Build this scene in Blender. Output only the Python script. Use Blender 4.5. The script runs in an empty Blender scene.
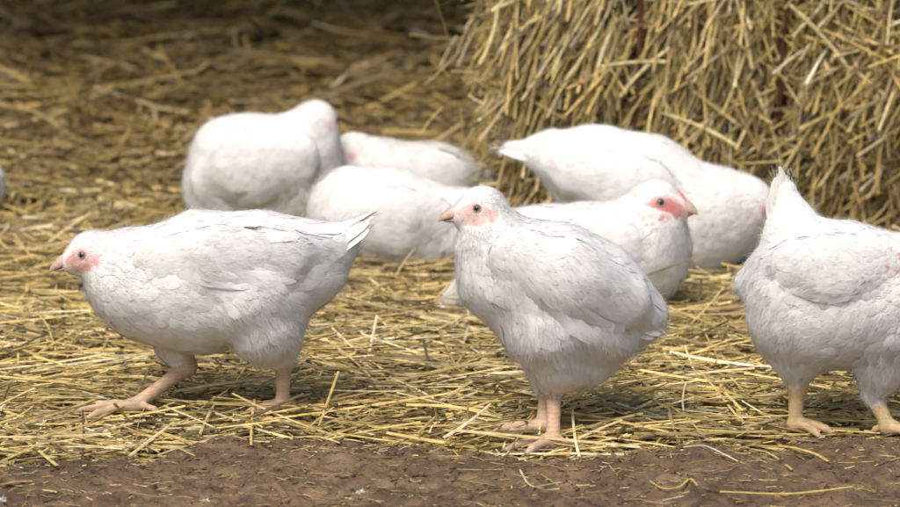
import bpy, math
import numpy as np
from mathutils import Vector

# ------------------------------------------------------------------ camera, sky, sun, exposure
CAM_H, PITCH, FPX = 1.5, math.radians(10.07), 5000.0
scene = bpy.context.scene
COL = scene.collection
cd = bpy.data.cameras.new('camera'); cam = bpy.data.objects.new('camera', cd); COL.objects.link(cam)
cam.location = (0, 0, CAM_H); cam.rotation_euler = (math.pi/2 - PITCH, 0, 0)
cd.sensor_width = 36; cd.lens = 200; cd.clip_start = .1; cd.clip_end = 500
cd.dof.use_dof = True; cd.dof.focus_distance = 7.03; cd.dof.aperture_fstop = 6.3
scene.camera = cam

SUN_EL, SUN_AZ = math.radians(58), math.radians(205)      # azimuth clockwise from +Y (away from camera)
w = bpy.data.worlds.new('World'); scene.world = w; w.use_nodes = True
nt = w.node_tree; bg = nt.nodes['Background']
sky = nt.nodes.new('ShaderNodeTexSky'); sky.sky_type = 'NISHITA'; sky.sun_disc = False
sky.sun_elevation = SUN_EL; sky.sun_rotation = SUN_AZ; sky.air_density = 1.0; sky.dust_density = 4.0; sky.ozone_density = 1.0
nt.links.new(sky.outputs[0], bg.inputs[0]); bg.inputs[1].default_value = 0.12
sd = bpy.data.lights.new('sun', 'SUN'); sun = bpy.data.objects.new('sun', sd); COL.objects.link(sun)
sd.energy = 1.6; sd.angle = math.radians(30); sd.color = (1, .96, .90)
sdir = Vector((math.sin(SUN_AZ)*math.cos(SUN_EL), math.cos(SUN_AZ)*math.cos(SUN_EL), math.sin(SUN_EL)))
sun.rotation_euler = sdir.to_track_quat('Z', 'Y').to_euler(); sun.location = (0, 0, 8)
scene.view_settings.view_transform = 'Standard'; scene.view_settings.look = 'None'
scene.view_settings.gamma = 1; scene.view_settings.use_curve_mapping = False
scene.view_settings.exposure = 0.64
scene.cycles.max_bounces = 8; scene.cycles.diffuse_bounces = 4; scene.cycles.transmission_bounces = 4

# ------------------------------------------------------------------ helpers
rng = np.random.default_rng(7)
FW = np.array([0, math.cos(PITCH), -math.sin(PITCH)]); UP = np.array([0, math.sin(PITCH), math.cos(PITCH)])
CP = np.array([0, 0, CAM_H])
def P(px, py, Y):
    d = FW*FPX + np.array([1., 0, 0])*(px-450) + UP*(253.5-py)
    return CP + d*(Y/d[1])
def PG(px, py, z=0.02):                       # point of the ground seen at this place
    d = FW*FPX + np.array([1., 0, 0])*(px-450) + UP*(253.5-py)
    return CP + d*((z-CAM_H)/d[2])
def mpp(Y): return Y/math.cos(PITCH)/FPX      # metres per photo pixel

def hash2(ix, iy, s):
    h = (ix.astype(np.int64)*374761393 + iy.astype(np.int64)*668265263 + s*974634777) & 0x7fffffff
    h = ((h ^ (h >> 13))*1274126177) & 0x7fffffff
    return ((h ^ (h >> 16)) & 0xffff)/65535.0
def noise2(x, y, s=0):
    ix = np.floor(x); iy = np.floor(y); fx = x-ix; fy = y-iy
    fx = fx*fx*(3-2*fx); fy = fy*fy*(3-2*fy)
    a = hash2(ix, iy, s); b = hash2(ix+1, iy, s); c = hash2(ix, iy+1, s); d = hash2(ix+1, iy+1, s)
    return (a*(1-fx)+b*fx)*(1-fy) + (c*(1-fx)+d*fx)*fy - .5
def noise3(p, s=0):
    z = p[..., 2]; iz = np.floor(z); f = z-iz; f = f*f*(3-2*f)
    k = (iz.astype(np.int64) % 61)
    a = noise2(p[..., 0]+k*17.13, p[..., 1]+k*9.7, s); k2 = (k+1) % 61
    b = noise2(p[..., 0]+k2*17.13, p[..., 1]+k2*9.7, s)
    return a*(1-f)+b*f
def unit(v): return v/np.maximum(np.linalg.norm(v, axis=-1, keepdims=True), 1e-9)

def mesh_obj(name, V, F, mat, parent=None, col=None, smooth=True, loc=None, nrm=None):
    """V (n,3), F (m,k) quads or tris, or list of such arrays"""
    if not isinstance(F, list): F = [F]
    F = [f for f in F if len(f)]
    me = bpy.data.meshes.new(name)
    V = np.asarray(V, dtype=np.float32)
    if loc is not None: V = V - np.asarray(loc, dtype=np.float32)
    me.vertices.add(len(V)); me.vertices.foreach_set('co', V.ravel())
    tot = sum(f.size for f in F); me.loops.add(tot)
    me.loops.foreach_set('vertex_index', np.concatenate([f.ravel() for f in F]).astype(np.int32))
    starts = []; o = 0
    for f in F:
        starts.append(o + np.arange(len(f))*f.shape[1]); o += f.size
    me.polygons.add(sum(len(f) for f in F))
    me.polygons.foreach_set('loop_start', np.concatenate(starts).astype(np.int32))
    me.update(calc_edges=True); me.validate()
    if smooth: me.polygons.foreach_set('use_smooth', np.ones(len(me.polygons), dtype=bool))
    if col is not None:
        a = me.color_attributes.new('Col', 'FLOAT_COLOR', 'POINT')
        c = np.ones((len(V), 4), dtype=np.float32); c[:, :3] = col
        a.data.foreach_set('color', c.ravel())
    if nrm is not None: me.normals_split_custom_set_from_vertices(unit(nrm).astype(np.float32))
    me.materials.append(mat)
    ob = bpy.data.objects.new(name, me); COL.objects.link(ob)
    if parent is not None: ob.parent = parent
    if loc is not None: ob.location = tuple(float(q) for q in loc)
    return ob
def tag(o, label=None, cat=None, group=None, kind=None):
    if label: o['label'] = label
    if cat: o['category'] = cat
    if group: o['group'] = group
    if kind: o['kind'] = kind
    return o

def material(name, rough=.6, spec=.3, base=None, attr=True, trans=0.0, bump=None, mix=None, sheen=0, sss=0):
    m = bpy.data.materials.new(name); m.use_nodes = True; n = m.node_tree.nodes; l = m.node_tree.links
    b = n['Principled BSDF']; b.inputs['Roughness'].default_value = rough
    b.inputs['Specular IOR Level'].default_value = spec
    if sheen: b.inputs['Sheen Weight'].default_value = sheen
    if sss:
        b.inputs['Subsurface Weight'].default_value = sss; b.inputs['Subsurface Radius'].default_value = (.01, .004, .002)
        b.inputs['Subsurface Scale'].default_value = .6
    if attr:
        a = n.new('ShaderNodeAttribute'); a.attribute_name = 'Col'; src = a.outputs['Color']
    else:
        r = n.new('ShaderNodeRGB'); r.outputs[0].default_value = (*base, 1); src = r.outputs[0]
    if mix:      # (scale, dark factor, detail): mottling with its own shape
        t = n.new('ShaderNodeTexCoord'); nz = n.new('ShaderNodeTexNoise'); nz.inputs['Scale'].default_value = mix[0]; nz.inputs['Detail'].default_value = mix[2]
        l.new(t.outputs['Object'], nz.inputs['Vector'])
        mr = n.new('ShaderNodeMapRange'); mr.inputs[1].default_value = .35; mr.inputs[2].default_value = .68; mr.inputs[3].default_value = mix[1]; mr.inputs[4].default_value = 1.0 + (1-mix[1])*.4
        l.new(nz.outputs[0], mr.inputs[0])
        mm = n.new('ShaderNodeVectorMath'); mm.operation = 'SCALE'; l.new(src, mm.inputs[0]); l.new(mr.outputs[0], mm.inputs['Scale']); src = mm.outputs[0]
    l.new(src, b.inputs['Base Color'])
    if bump:     # (scale, strength, distance)
        t2 = n.new('ShaderNodeTexCoord'); bn = n.new('ShaderNodeTexNoise'); bn.inputs['Scale'].default_value = bump[0]; bn.inputs['Detail'].default_value = 5
        l.new(t2.outputs['Object'], bn.inputs['Vector'])
        bp = n.new('ShaderNodeBump'); bp.inputs['Strength'].default_value = bump[1]; bp.inputs['Distance'].default_value = bump[2]
        l.new(bn.outputs[0], bp.inputs['Height']); l.new(bp.outputs[0], b.inputs['Normal'])
    if trans:
        tr = n.new('ShaderNodeBsdfTranslucent'); l.new(src, tr.inputs['Color'])
        mx = n.new('ShaderNodeMixShader'); mx.inputs[0].default_value = trans
        l.new(b.outputs[0], mx.inputs[1]); l.new(tr.outputs[0], mx.inputs[2]); l.new(mx.outputs[0], n['Material Output'].inputs['Surface'])
    return m
M_FEATHER = material('white feather', .75, .12, trans=.17, sheen=.15)
M_BODY = material('chicken skin and down', .65, .25, bump=(420, .6, .0018))
M_BEAK = material('beak horn', .38, .45, mix=(160, .8, 3))
M_COMB = material('comb skin', .5, .4, base=(.62, .17, .13), attr=False, bump=(500, .5, .001))
M_PALECOMB = material('pale comb skin', .5, .4, base=(.66, .34, .29), attr=False, bump=(500, .5, .001))
M_WATTLE = material('wattle skin', .45, .4, base=(.55, .045, .04), attr=False, bump=(500, .5, .001))
M_IRIS = material('eye iris', .12, .5, base=(.10, .115, .085), attr=False)
M_PUPIL = material('eye pupil', .05, .6, base=(.004, .004, .004), attr=False)
M_LID = material('eyelid skin', .5, .3, base=(.46, .27, .23), attr=False)
M_CLAW = material('claw horn', .4, .4, base=(.30, .20, .14), attr=False)
M_STRAW = material('straw', .55, .30, mix=(90, .72, 3), trans=.08)
M_MUD = material('mud', .72, .25, mix=(38, .55, 8), bump=(160, .9, .004))
M_SOIL = material('soil under straw', .9, .1, base=(.055, .035, .018), attr=False, mix=(30, .5, 5))
M_TWINE = material('baler twine', .6, .2, base=(.10, .035, .022), attr=False)
M_STONE = material('dark pebble', .5, .3, base=(.035, .025, .02), attr=False, bump=(300, .8, .002))

# ------------------------------------------------------------------ the lie of the land
EDGE = np.array([(-60, 478), (0, 470), (60, 466), (150, 455), (215, 446), (260, 438), (330, 437), (400, 444), (460, 452), (520, 461), (600, 460), (680, 451), (760, 444), (830, 438), (900, 436), (980, 436)], float)
EX = np.array([PG(a, b, .015)[0] for a, b in EDGE]); EY = np.array([PG(a, b, .015)[1] for a, b in EDGE])
def edge_y(x): return np.interp(x, EX, EY) + noise2(x*22, x*0+3, 5)*.035 + noise2(x*70, x*0+9, 6)*.012
def straw_h(x, y):       # top of the bedding
    return .012 + noise2(x*4.2, y*4.2, 1)*.024 + noise2(x*11, y*11, 2)*.020 + np.clip(y-9.2, 0, 4)*.02
def mud_h(x, y):
    t = np.clip((edge_y(x)-y)/.05, 0, 1); t = t*t*(3-2*t)
    h = noise2(x*9, y*9, 11)*.022 + noise2(x*20, y*34, 12)*.014 + noise2(x*60, y*95, 13)*.008 + noise2(x*160, y*240, 14)*.006
    return -.012 + t*(.036 + h) - np.clip(edge_y(x)-.25-y, 0, 9)*.012

V = np.array([[-80, -20, -.1], [80, -20, -.1], [80, 140, -.1], [-80, 140, -.1]], float)
tag(mesh_obj('ground', V, np.array([[0, 1, 2, 3]]), M_SOIL), 'brown earth ground under the straw bedding', 'ground', kind='structure')

gx = np.concatenate([np.linspace(-5, -.96, 160), np.linspace(-.95, .95, 760), np.linspace(.96, 5, 160)]); gy = np.concatenate([np.linspace(2.5, 6.14, 120), np.linspace(6.15, 7.15, 340)])
X, Y = np.meshgrid(gx, gy, indexing='ij'); Z = mud_h(X, Y)
V = np.stack([X, Y, Z], -1).reshape(-1, 3); I = np.arange(len(V)).reshape(X.shape)
F = np.stack([I[:-1, :-1], I[1:, :-1], I[1:, 1:], I[:-1, 1:]], -1).reshape(-1, 4)
n = noise2(V[:, 0]*14, V[:, 1]*14, 21) + noise2(V[:, 0]*60, V[:, 1]*60, 22)*.6
mc = np.array([.148, .094, .052])*(1+n[:, None]*.7) + np.clip(noise2(V[:, 0]*33, V[:, 1]*33, 23)-.22, 0, 1)[:, None]*np.array([.16, .12, .07])
tag(mesh_obj('mud', V, F, M_MUD, col=np.clip(mc, .01, 1)), 'strip of damp brown mud along the front of the straw', 'mud', kind='structure')

# ------------------------------------------------------------------ straw stems
PAL = np.array([(.64, .49, .19), (.51, .38, .13), (.70, .58, .33), (.45, .34, .13), (.29, .21, .09), (.60, .48, .24), (.74, .66, .46), (.34, .26, .13), (.46, .38, .15)])
def straw_mesh(C, D, N, L, W, col, seg=3, bend=.08, K=4, closed=False, kink=0.15):
    """C centres, D directions, N up normals; returns V, F, colours"""
    n = len(C); D = unit(D); S = unit(np.cross(D, N)); N = unit(np.cross(S, D))
    t = np.linspace(-.5, .5, seg+1)
    b1 = rng.normal(0, bend, n)[:, None]; b2 = rng.normal(0, bend*.6, n)[:, None]
    kn = np.where(rng.random(n) < kink, rng.normal(0, .35, n), 0)[:, None]; kp = rng.uniform(-.3, .3, n)[:, None]
    off_s = (b1*(t**2-.08) + kn*np.maximum(t-kp, 0))*L[:, None]; off_n = (b2*(t**2-.08))*L[:, None]
    cen = C[:, None] + D[:, None]*(t[None]*L[:, None])[..., None] + S[:, None]*off_s[..., None] + N[:, None]*off_n[..., None]
    ang = np.linspace(0, 2*np.pi, K, endpoint=False)+.4 if closed else np.linspace(-.15, np.pi+.15, K)
    wv = (W[:, None]*.5)*np.ones(seg+1)*(1+rng.normal(0, .10, (n, seg+1)))
    fl = rng.uniform(.35, .9, n)[:, None, None]
    V = cen[:, :, None] + S[:, None, None]*(wv[..., None]*np.cos(ang))[..., None] + N[:, None, None]*(wv[..., None]*np.sin(ang)*fl)[..., None]
    base = (np.arange(n)*(seg+1)*K)[:, None, None]
    i = np.arange(seg)[None, :, None]*K; kk = K if closed else K-1; j = np.arange(kk)[None, None]; j2 = (j+1) % K
    F = np.stack([base+i+j, base+i+j2, base+i+K+j2, base+i+K+j], -1).reshape(-1, 4)
    Cc = np.repeat(col, (seg+1)*K, axis=0)
    fade = (1+rng.normal(0, .10, (n, seg+1, 1)))*np.ones((1, 1, K)); Cc = Cc*fade.reshape(-1, 1)
    return V.reshape(-1, 3), F, np.clip(Cc, .01, .9)
def pick(n, p, dirt_shade):
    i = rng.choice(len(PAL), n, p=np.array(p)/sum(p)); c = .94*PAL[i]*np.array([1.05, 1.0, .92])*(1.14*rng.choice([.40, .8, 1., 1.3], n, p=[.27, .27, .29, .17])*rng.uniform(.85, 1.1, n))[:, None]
    return c*(1-dirt_shade[:, None]*(1-np.array([.38, .35, .30])))  # darkens each stem
def merge(parts):
    o = 0; Vs, Fs, Cs = [], [], []
    for v, f, c in parts: Vs.append(v); Fs.append(f+o); Cs.append(c); o += len(v)
    return np.concatenate(Vs), np.concatenate(Fs), np.concatenate(Cs)

parts = []
def bed(n, y0, y1, L0, L1, W0, W1, horiz, lift, seg, tilt=.07, dirt_shade0=0., pal=(5, 5, 3, 3, 2, 3, 1.5, 2, 2), side=False):
    y = np.sqrt(rng.uniform(y0**2, y1**2, n)); half = .105*y + .12
    x = rng.uniform(-1, 1, n)*half if not side else np.sign(rng.uniform(-1, 1, n))*(half + rng.random(n)**1.5*2.2)
    ok = y > edge_y(x) + .004 - rng.exponential(.014, n); x, y = x[ok], y[ok]; n = len(x)
    a = np.where(rng.random(n) < horiz, rng.normal(0, .38, n), rng.uniform(-np.pi/2, np.pi/2, n))
    L = rng.uniform(L0, L1, n)*np.where(rng.random(n) < .2, 1.5, 1); W = rng.uniform(W0, W1, n)
    gxn = (straw_h(x+.01, y)-straw_h(x-.01, y))/.02; gyn = (straw_h(x, y+.01)-straw_h(x, y-.01))/.02
    dx, dy = np.cos(a), np.sin(a)
    dz = (gxn*dx+gyn*dy)*.8 + rng.normal(0, tilt, n)
    z = straw_h(x, y) + rng.uniform(-.014, lift, n) + .004
    C = np.stack([x, y, z], -1); D = np.stack([dx, dy, dz], -1)
    N = unit(np.stack([rng.normal(0, .35, n), rng.normal(-.1, .35, n), np.ones(n)], -1))
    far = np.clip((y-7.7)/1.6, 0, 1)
    dirt_shade = np.clip(dirt_shade0 + far*.8 + noise2(x*3, y*3, 31)*.5 + rng.normal(0, .2, n) + np.where(z < straw_h(x, y), .25, 0), 0, 1)  # uneven soiling, plus shade painted into the far and buried stems
    parts.append(straw_mesh(C, D, N, L, W, pick(n, pal, dirt_shade), seg=seg))
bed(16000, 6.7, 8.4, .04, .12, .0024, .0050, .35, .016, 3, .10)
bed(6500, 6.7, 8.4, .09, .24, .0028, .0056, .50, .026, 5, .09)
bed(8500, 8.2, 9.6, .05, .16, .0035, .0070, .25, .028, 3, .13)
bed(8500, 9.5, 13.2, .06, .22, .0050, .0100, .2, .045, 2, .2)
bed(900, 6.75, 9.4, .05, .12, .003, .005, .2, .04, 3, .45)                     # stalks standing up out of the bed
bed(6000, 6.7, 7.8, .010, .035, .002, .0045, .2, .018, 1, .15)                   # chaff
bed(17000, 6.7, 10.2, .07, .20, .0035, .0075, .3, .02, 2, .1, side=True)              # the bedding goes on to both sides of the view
V, F, C = merge(parts)
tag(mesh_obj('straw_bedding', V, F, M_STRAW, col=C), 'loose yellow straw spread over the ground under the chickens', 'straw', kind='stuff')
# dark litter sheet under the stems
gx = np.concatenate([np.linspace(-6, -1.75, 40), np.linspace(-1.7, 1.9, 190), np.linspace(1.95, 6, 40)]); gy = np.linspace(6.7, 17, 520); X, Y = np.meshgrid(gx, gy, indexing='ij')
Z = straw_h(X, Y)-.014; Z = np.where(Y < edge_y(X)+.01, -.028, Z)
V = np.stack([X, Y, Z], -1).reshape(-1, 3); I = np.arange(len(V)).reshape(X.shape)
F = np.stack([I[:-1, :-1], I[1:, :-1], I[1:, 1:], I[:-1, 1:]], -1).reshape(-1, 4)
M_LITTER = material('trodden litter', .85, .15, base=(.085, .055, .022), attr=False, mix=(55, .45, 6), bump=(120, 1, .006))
tag(mesh_obj('litter', V, F, M_LITTER), 'dark trodden litter below the loose straw', 'litter', kind='structure')
# chaff and fibres lying on the mud
n = 5200; x = rng.uniform(-.85, .85, n); y = edge_y(x) - np.where(rng.random(n) < .45, rng.exponential(.03, n), rng.uniform(-.01, .5, n))
a = rng.normal(0, .7, n); L = np.where(rng.random(n) < .10, rng.uniform(.03, .09, n), rng.uniform(.005, .025, n)); W = rng.uniform(.0008, .0026, n)
Cn = np.stack([x, y, mud_h(x, y)+.001], -1); D = np.stack([np.cos(a), np.sin(a), rng.normal(0, .12, n)], -1)
cc = pick(n, (3, 3, 2, 4, 5, 2, 1, 3, 1), rng.uniform(.1, .95, n))
V, F, C = straw_mesh(Cn, D, np.tile([0, 0, 1.], (n, 1)), L, W, cc, seg=2, bend=.3)
tag(mesh_obj('chaff', V, F, M_STRAW, col=C), 'bits of chaff and fibre trodden into the mud', 'chaff', kind='stuff')

# crumbs of earth
n = 5200; x = rng.uniform(-.8, .8, n); y = edge_y(x) + .012 - np.where(rng.random(n) < .4, rng.exponential(.04, n), rng.uniform(0, .5, n)); r = rng.exponential(.0012, n).clip(.0006, .006)
oc = np.array([(1, 0, 0), (0, 1, 0), (-1, 0, 0), (0, -1, 0), (.6, .6, .7), (-.6, .6, .7), (-.6, -.6, .7), (.6, -.6, .7), (0, 0, 1.05)], float)
fo = np.array([(0, 1, 4), (1, 2, 5), (2, 3, 6), (3, 0, 7), (4, 1, 5), (5, 2, 6), (6, 3, 7), (7, 0, 4), (4, 5, 8), (5, 6, 8), (6, 7, 8), (7, 4, 8)])
aa = rng.uniform(0, 6.28, n); ca, sa = np.cos(aa)[:, None], np.sin(aa)[:, None]; o_ = oc[None]*(1+rng.normal(0, .22, (n, 9, 3)))*[1.2, 1, .9]
V = np.stack([o_[..., 0]*ca-o_[..., 1]*sa, o_[..., 0]*sa+o_[..., 1]*ca, o_[..., 2]], -1)*r[:, None, None] + np.stack([x, y, mud_h(x, y)-r*.2+np.where(y > edge_y(x)-.01, .012, 0)], -1)[:, None]
C = np.repeat(np.array([.135, .09, .053])*rng.uniform(.5, 1.4, n)[:, None], 9, axis=0)
tag(mesh_obj('soil_crumbs', V.reshape(-1, 3), (fo[None]+np.arange(n)[:, None, None]*9).reshape(-1, 3), M_MUD, col=C), 'crumbs of brown earth scattered over the mud strip', 'soil', kind='stuff')

# ------------------------------------------------------------------ straw bale
BX0, BX1, BY, BZ, BD = .105, 1.35, 8.46, .80, .55
def face_y(x, z): return BY + .05*np.clip((.34-z)/.3, 0, 1) + noise2(x*5, z*6, 41)*.05 + noise2(x*14, z*14, 42)*.025
bale_root = bpy.data.objects.new('straw_bale', None); COL.objects.link(bale_root)
bl = np.array([(BX0+BX1)/2, BY+BD/2, 0]); bale_root.location = bl
tag(bale_root, 'big shaggy bale of golden straw behind the chickens on the right', 'bale')
gx = np.linspace(BX0+.04, BX1, 60); gz = np.linspace(-.02, BZ, 50); X, Z = np.meshgrid(gx, gz, indexing='ij')
Yf = face_y(X, Z)+.045
front = np.stack([X, Yf, Z], -1); back = np.stack([X, np.full_like(X, BY+BD), Z], -1)
V = np.concatenate([front.reshape(-1, 3), back.reshape(-1, 3)]); n1 = X.size; I = np.arange(n1).reshape(X.shape)
q = lambda A, B, C, D: np.stack([A, B, C, D], -1).reshape(-1, 4)
F = [q(I[:-1, :-1], I[1:, :-1], I[1:, 1:], I[:-1, 1:]), q(I[:-1, 1:], I[1:, 1:], I[1:, :-1], I[:-1, :-1])+n1,
     q(I[0, :-1], I[0, 1:], I[0, 1:]+n1, I[0, :-1]+n1), q(I[-1, 1:], I[-1, :-1], I[-1, :-1]+n1, I[-1, 1:]+n1), q(I[:-1, -1], I[1:, -1], I[1:, -1]+n1, I[:-1, -1]+n1)]
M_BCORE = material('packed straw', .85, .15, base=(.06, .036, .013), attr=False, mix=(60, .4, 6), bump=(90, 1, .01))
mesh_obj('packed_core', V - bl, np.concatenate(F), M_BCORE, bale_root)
bp = []; TW0, TW1 = P(634, 100, BY)[0], P(786, 100, BY)[0]
def bale_straw(n, dmin, dmax, L0, L1, W0, W1, seg, tiltout=.25, down=None, xr=(BX0, 1.12), zr=(0, .56), dirt_shade0=.0):
    x = rng.uniform(*xr, n); z = rng.uniform(*zr, n)
    out = rng.uniform(dmin, dmax, n)
    y = face_y(x, z) + .04 - out
    ul = np.clip((.60-(x-BX0))/.35, 0, 1)*np.clip((z-.10)/.12, 0, 1)       # combed downwards at the upper left
    rnd = rng.uniform(-np.pi, np.pi, n)
    rnd2 = np.where(rng.random(n) < .3, rng.normal(-2.1, .6, n), rnd)
    a = np.where(rng.random(n) < .12+.75*ul, rng.normal(-1.92, .27, n), rnd2)
    if down is not None: a = rng.normal(down, .35, n)
    for tx in (TW0, TW1):
        x = np.where((np.abs(x-tx) < .022) & (rng.random(n) < .93) & (out > .012), x+np.sign(x-tx+1e-6)*.05, x)
    D = np.stack([np.cos(a), -np.abs(rng.normal(0, tiltout, n)), np.sin(a)], -1)
    N = unit(np.stack([rng.normal(0, .4, n), -np.ones(n), rng.normal(0.3, .4, n)], -1))
    L = rng.uniform(L0, L1, n); W = rng.uniform(W0, W1, n)
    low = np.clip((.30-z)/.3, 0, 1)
    dirt_shade = np.clip(dirt_shade0 + -.22 + .38*low + np.clip((x-.55)/.5, 0, 1)*.18 + noise2(x*6, z*6, 44)*.5 + rng.normal(0, .22, n) + (out < .022)*.55, 0, 1)  # random soiling, plus painted shade at the bottom, right and deep layer
    bp.append(straw_mesh(np.stack([x, y, z], -1), D, N, L, W, pick(n, (6, 6, 3, 3, 2, 2, 1.5, 2, 3), dirt_shade), seg=seg, bend=.12, closed=False))
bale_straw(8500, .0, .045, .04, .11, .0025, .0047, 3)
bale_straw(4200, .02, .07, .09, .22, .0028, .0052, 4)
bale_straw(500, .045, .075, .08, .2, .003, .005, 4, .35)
# left flank, stems sticking out to the left and hanging down
n = 3200; z = rng.uniform(0, .6, n); y = BY + rng.uniform(.0, .35, n); x = BX0 + .03 - rng.exponential(.022, n) + .03*np.clip((.3-z)/.3, 0, 1) + noise2(z*9, y*9, 51)*.04
a = np.where(rng.random(n) < .6, rng.normal(-2.15, .35, n), rng.uniform(1.6, 4.6, n)); D = np.stack([np.cos(a), rng.normal(-.1, .4, n), np.sin(a)], -1)
bp.append(straw_mesh(np.stack([x, y, z], -1), D, unit(rng.normal(0, 1, (n, 3))+[-.5, -1, .3]), rng.uniform(.04, .12, n), rng.uniform(.0026, .0048, n),
          pick(n, (6, 6, 3, 3, 2, 2, 1.5, 2, 3), np.clip(rng.normal(.2, .25, n), 0, 1)), seg=3, bend=.12))
n = 1500; x = rng.uniform(BX0, BX1, n); y = BY+rng.uniform(-.02, BD, n); D = rng.normal(0, 1, (n, 3))*[1, 1, .15]
bp.append(straw_mesh(np.stack([x, y, BZ+rng.uniform(-.01, .01, n)], -1), D, np.tile([0, 0, 1.], (n, 1)), rng.uniform(.06, .16, n), rng.uniform(.003, .005, n), pick(n, [1]*9, np.full(n, .1)), seg=2))
lw = [((752, 78), (784, 166)), ((735, -8), (752, 66)), ((618, 92), (668, 44)), ((600, 62), (665, 58)), ((790, 2), (845, 60)), ((838, 30), (880, 110)), ((702, 182), (735, 235)), ((560, -5), (532, 48)), ((845, 62), (893, 100)), ((660, 108), (735, 140)), ((500, 2), (482, 60)), ((815, 175), (812, 215))]
Cw = []; Dw = []; Lw = []
for (a0, b0), (a1, b1) in lw:
    q0 = P(a0, b0, BY); q1 = P(a1, b1, BY); q0[1] = face_y(q0[:1], q0[2:])[0]-.035; q1[1] = face_y(q1[:1], q1[2:])[0]-.045; Cw.append((q0+q1)/2); Dw.append(q1-q0); Lw.append(np.linalg.norm(q1-q0))
n = len(lw); bp.append(straw_mesh(np.array(Cw), np.array(Dw), np.tile([0, -1., .2], (n, 1)), np.array(Lw), np.full(n, .0058), np.tile([.74, .62, .30], (n, 1))*rng.uniform(.85, 1.1, (n, 1)), seg=5, bend=.1))
V, F, C = merge(bp)
mesh_obj('straw_stems', V - bl, F, M_STRAW, bale_root, col=C)['kind'] = 'stuff'
def tube(pts, r, K=7, flat=1.):
    pts = np.asarray(pts, float); n = len(pts); T = unit(np.gradient(pts, axis=0))
    ref = np.array([0, 0, 1.]) if abs(T[0][2]) < .8 else np.array([1., 0, 0])
    S = unit(np.cross(T, ref)); N = np.cross(S, T); R = (np.full(n, r) if np.isscalar(r) else np.asarray(r))
    a = np.linspace(0, 2*np.pi, K, endpoint=False)
    V = (pts[:, None] + S[:, None]*(np.cos(a)[None]*R[:, None])[..., None] + N[:, None]*(flat*np.sin(a)[None]*R[:, None])[..., None]).reshape(-1, 3)
    i = np.arange(n-1)[:, None]*K; j = np.arange(K)[None]
    F = np.stack([i+j, i+(j+1) % K, i+K+(j+1) % K, i+K+j], -1).reshape(-1, 4)
    return V, F
for px in (634, 786):
    x0 = P(px, 100, BY)[0]; zz = np.linspace(.03, BZ, 26)
    xx = x0 + noise2(zz*9, zz*0+px, 61)*.02; yy = face_y(xx, zz) - .028 + noise2(zz*25, zz*0, 62)*.01
    v, f = tube(np.stack([xx, yy, zz], -1), .0040)
    mesh_obj('twine', v-bl, f, M_TWINE, bale_root)

# ------------------------------------------------------------------ unseen open shelter added to shade the rear bedding (roof and walls outside the frame)
M_WOOD = material('weathered boards', .8, .2, base=(.16, .12, .085), attr=False, mix=(12, .6, 6))
M_ROOF = material('fibre cement roof', .8, .2, base=(.22, .21, .20), attr=False, mix=(8, .7, 6))
added_barn = bpy.data.objects.new('added_barn', None); COL.objects.link(added_barn); added_barn.location = (0, 12.5, 0)
tag(added_barn, 'unseen open fronted wooden shelter added to shade the straw at the back', 'added_barn')
def box(x0, x1, y0, y1, z0, z1, dz=0.):
    V = np.array([[x, y, z+(dz if y == y1 else 0)] for x in (x0, x1) for y in (y0, y1) for z in (z0, z1)], float)
    return V, np.array([[0, 1, 3, 2], [4, 6, 7, 5], [0, 4, 5, 1], [2, 3, 7, 6], [0, 2, 6, 4], [1, 5, 7, 3]])
bo = np.array([0, 12.5, 0])
for nm, bx_, mt in (('roof', (-4.6, 4.6, 9.1, 16.2, 2.3, 2.37, .6), M_ROOF), ('back_wall', (-4.3, 4.3, 16.0, 16.08, -.03, 2.8, 0), M_WOOD),
                    ('side_wall', (-4.3, -4.22, 9.3, 15.99, -.03, 2.29, 0), M_WOOD), ('side_wall', (4.22, 4.3, 9.3, 15.99, -.03, 2.29, 0), M_WOOD),
                    ('post', (-4.2, -4.05, 9.2, 9.35, -.03, 2.31, 0), M_WOOD), ('post', (4.05, 4.2, 9.2, 9.35, -.03, 2.31, 0), M_WOOD)):
    v, f = box(*bx_); mesh_obj(nm, v-bo, f, mt, added_barn, smooth=False)

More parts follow.
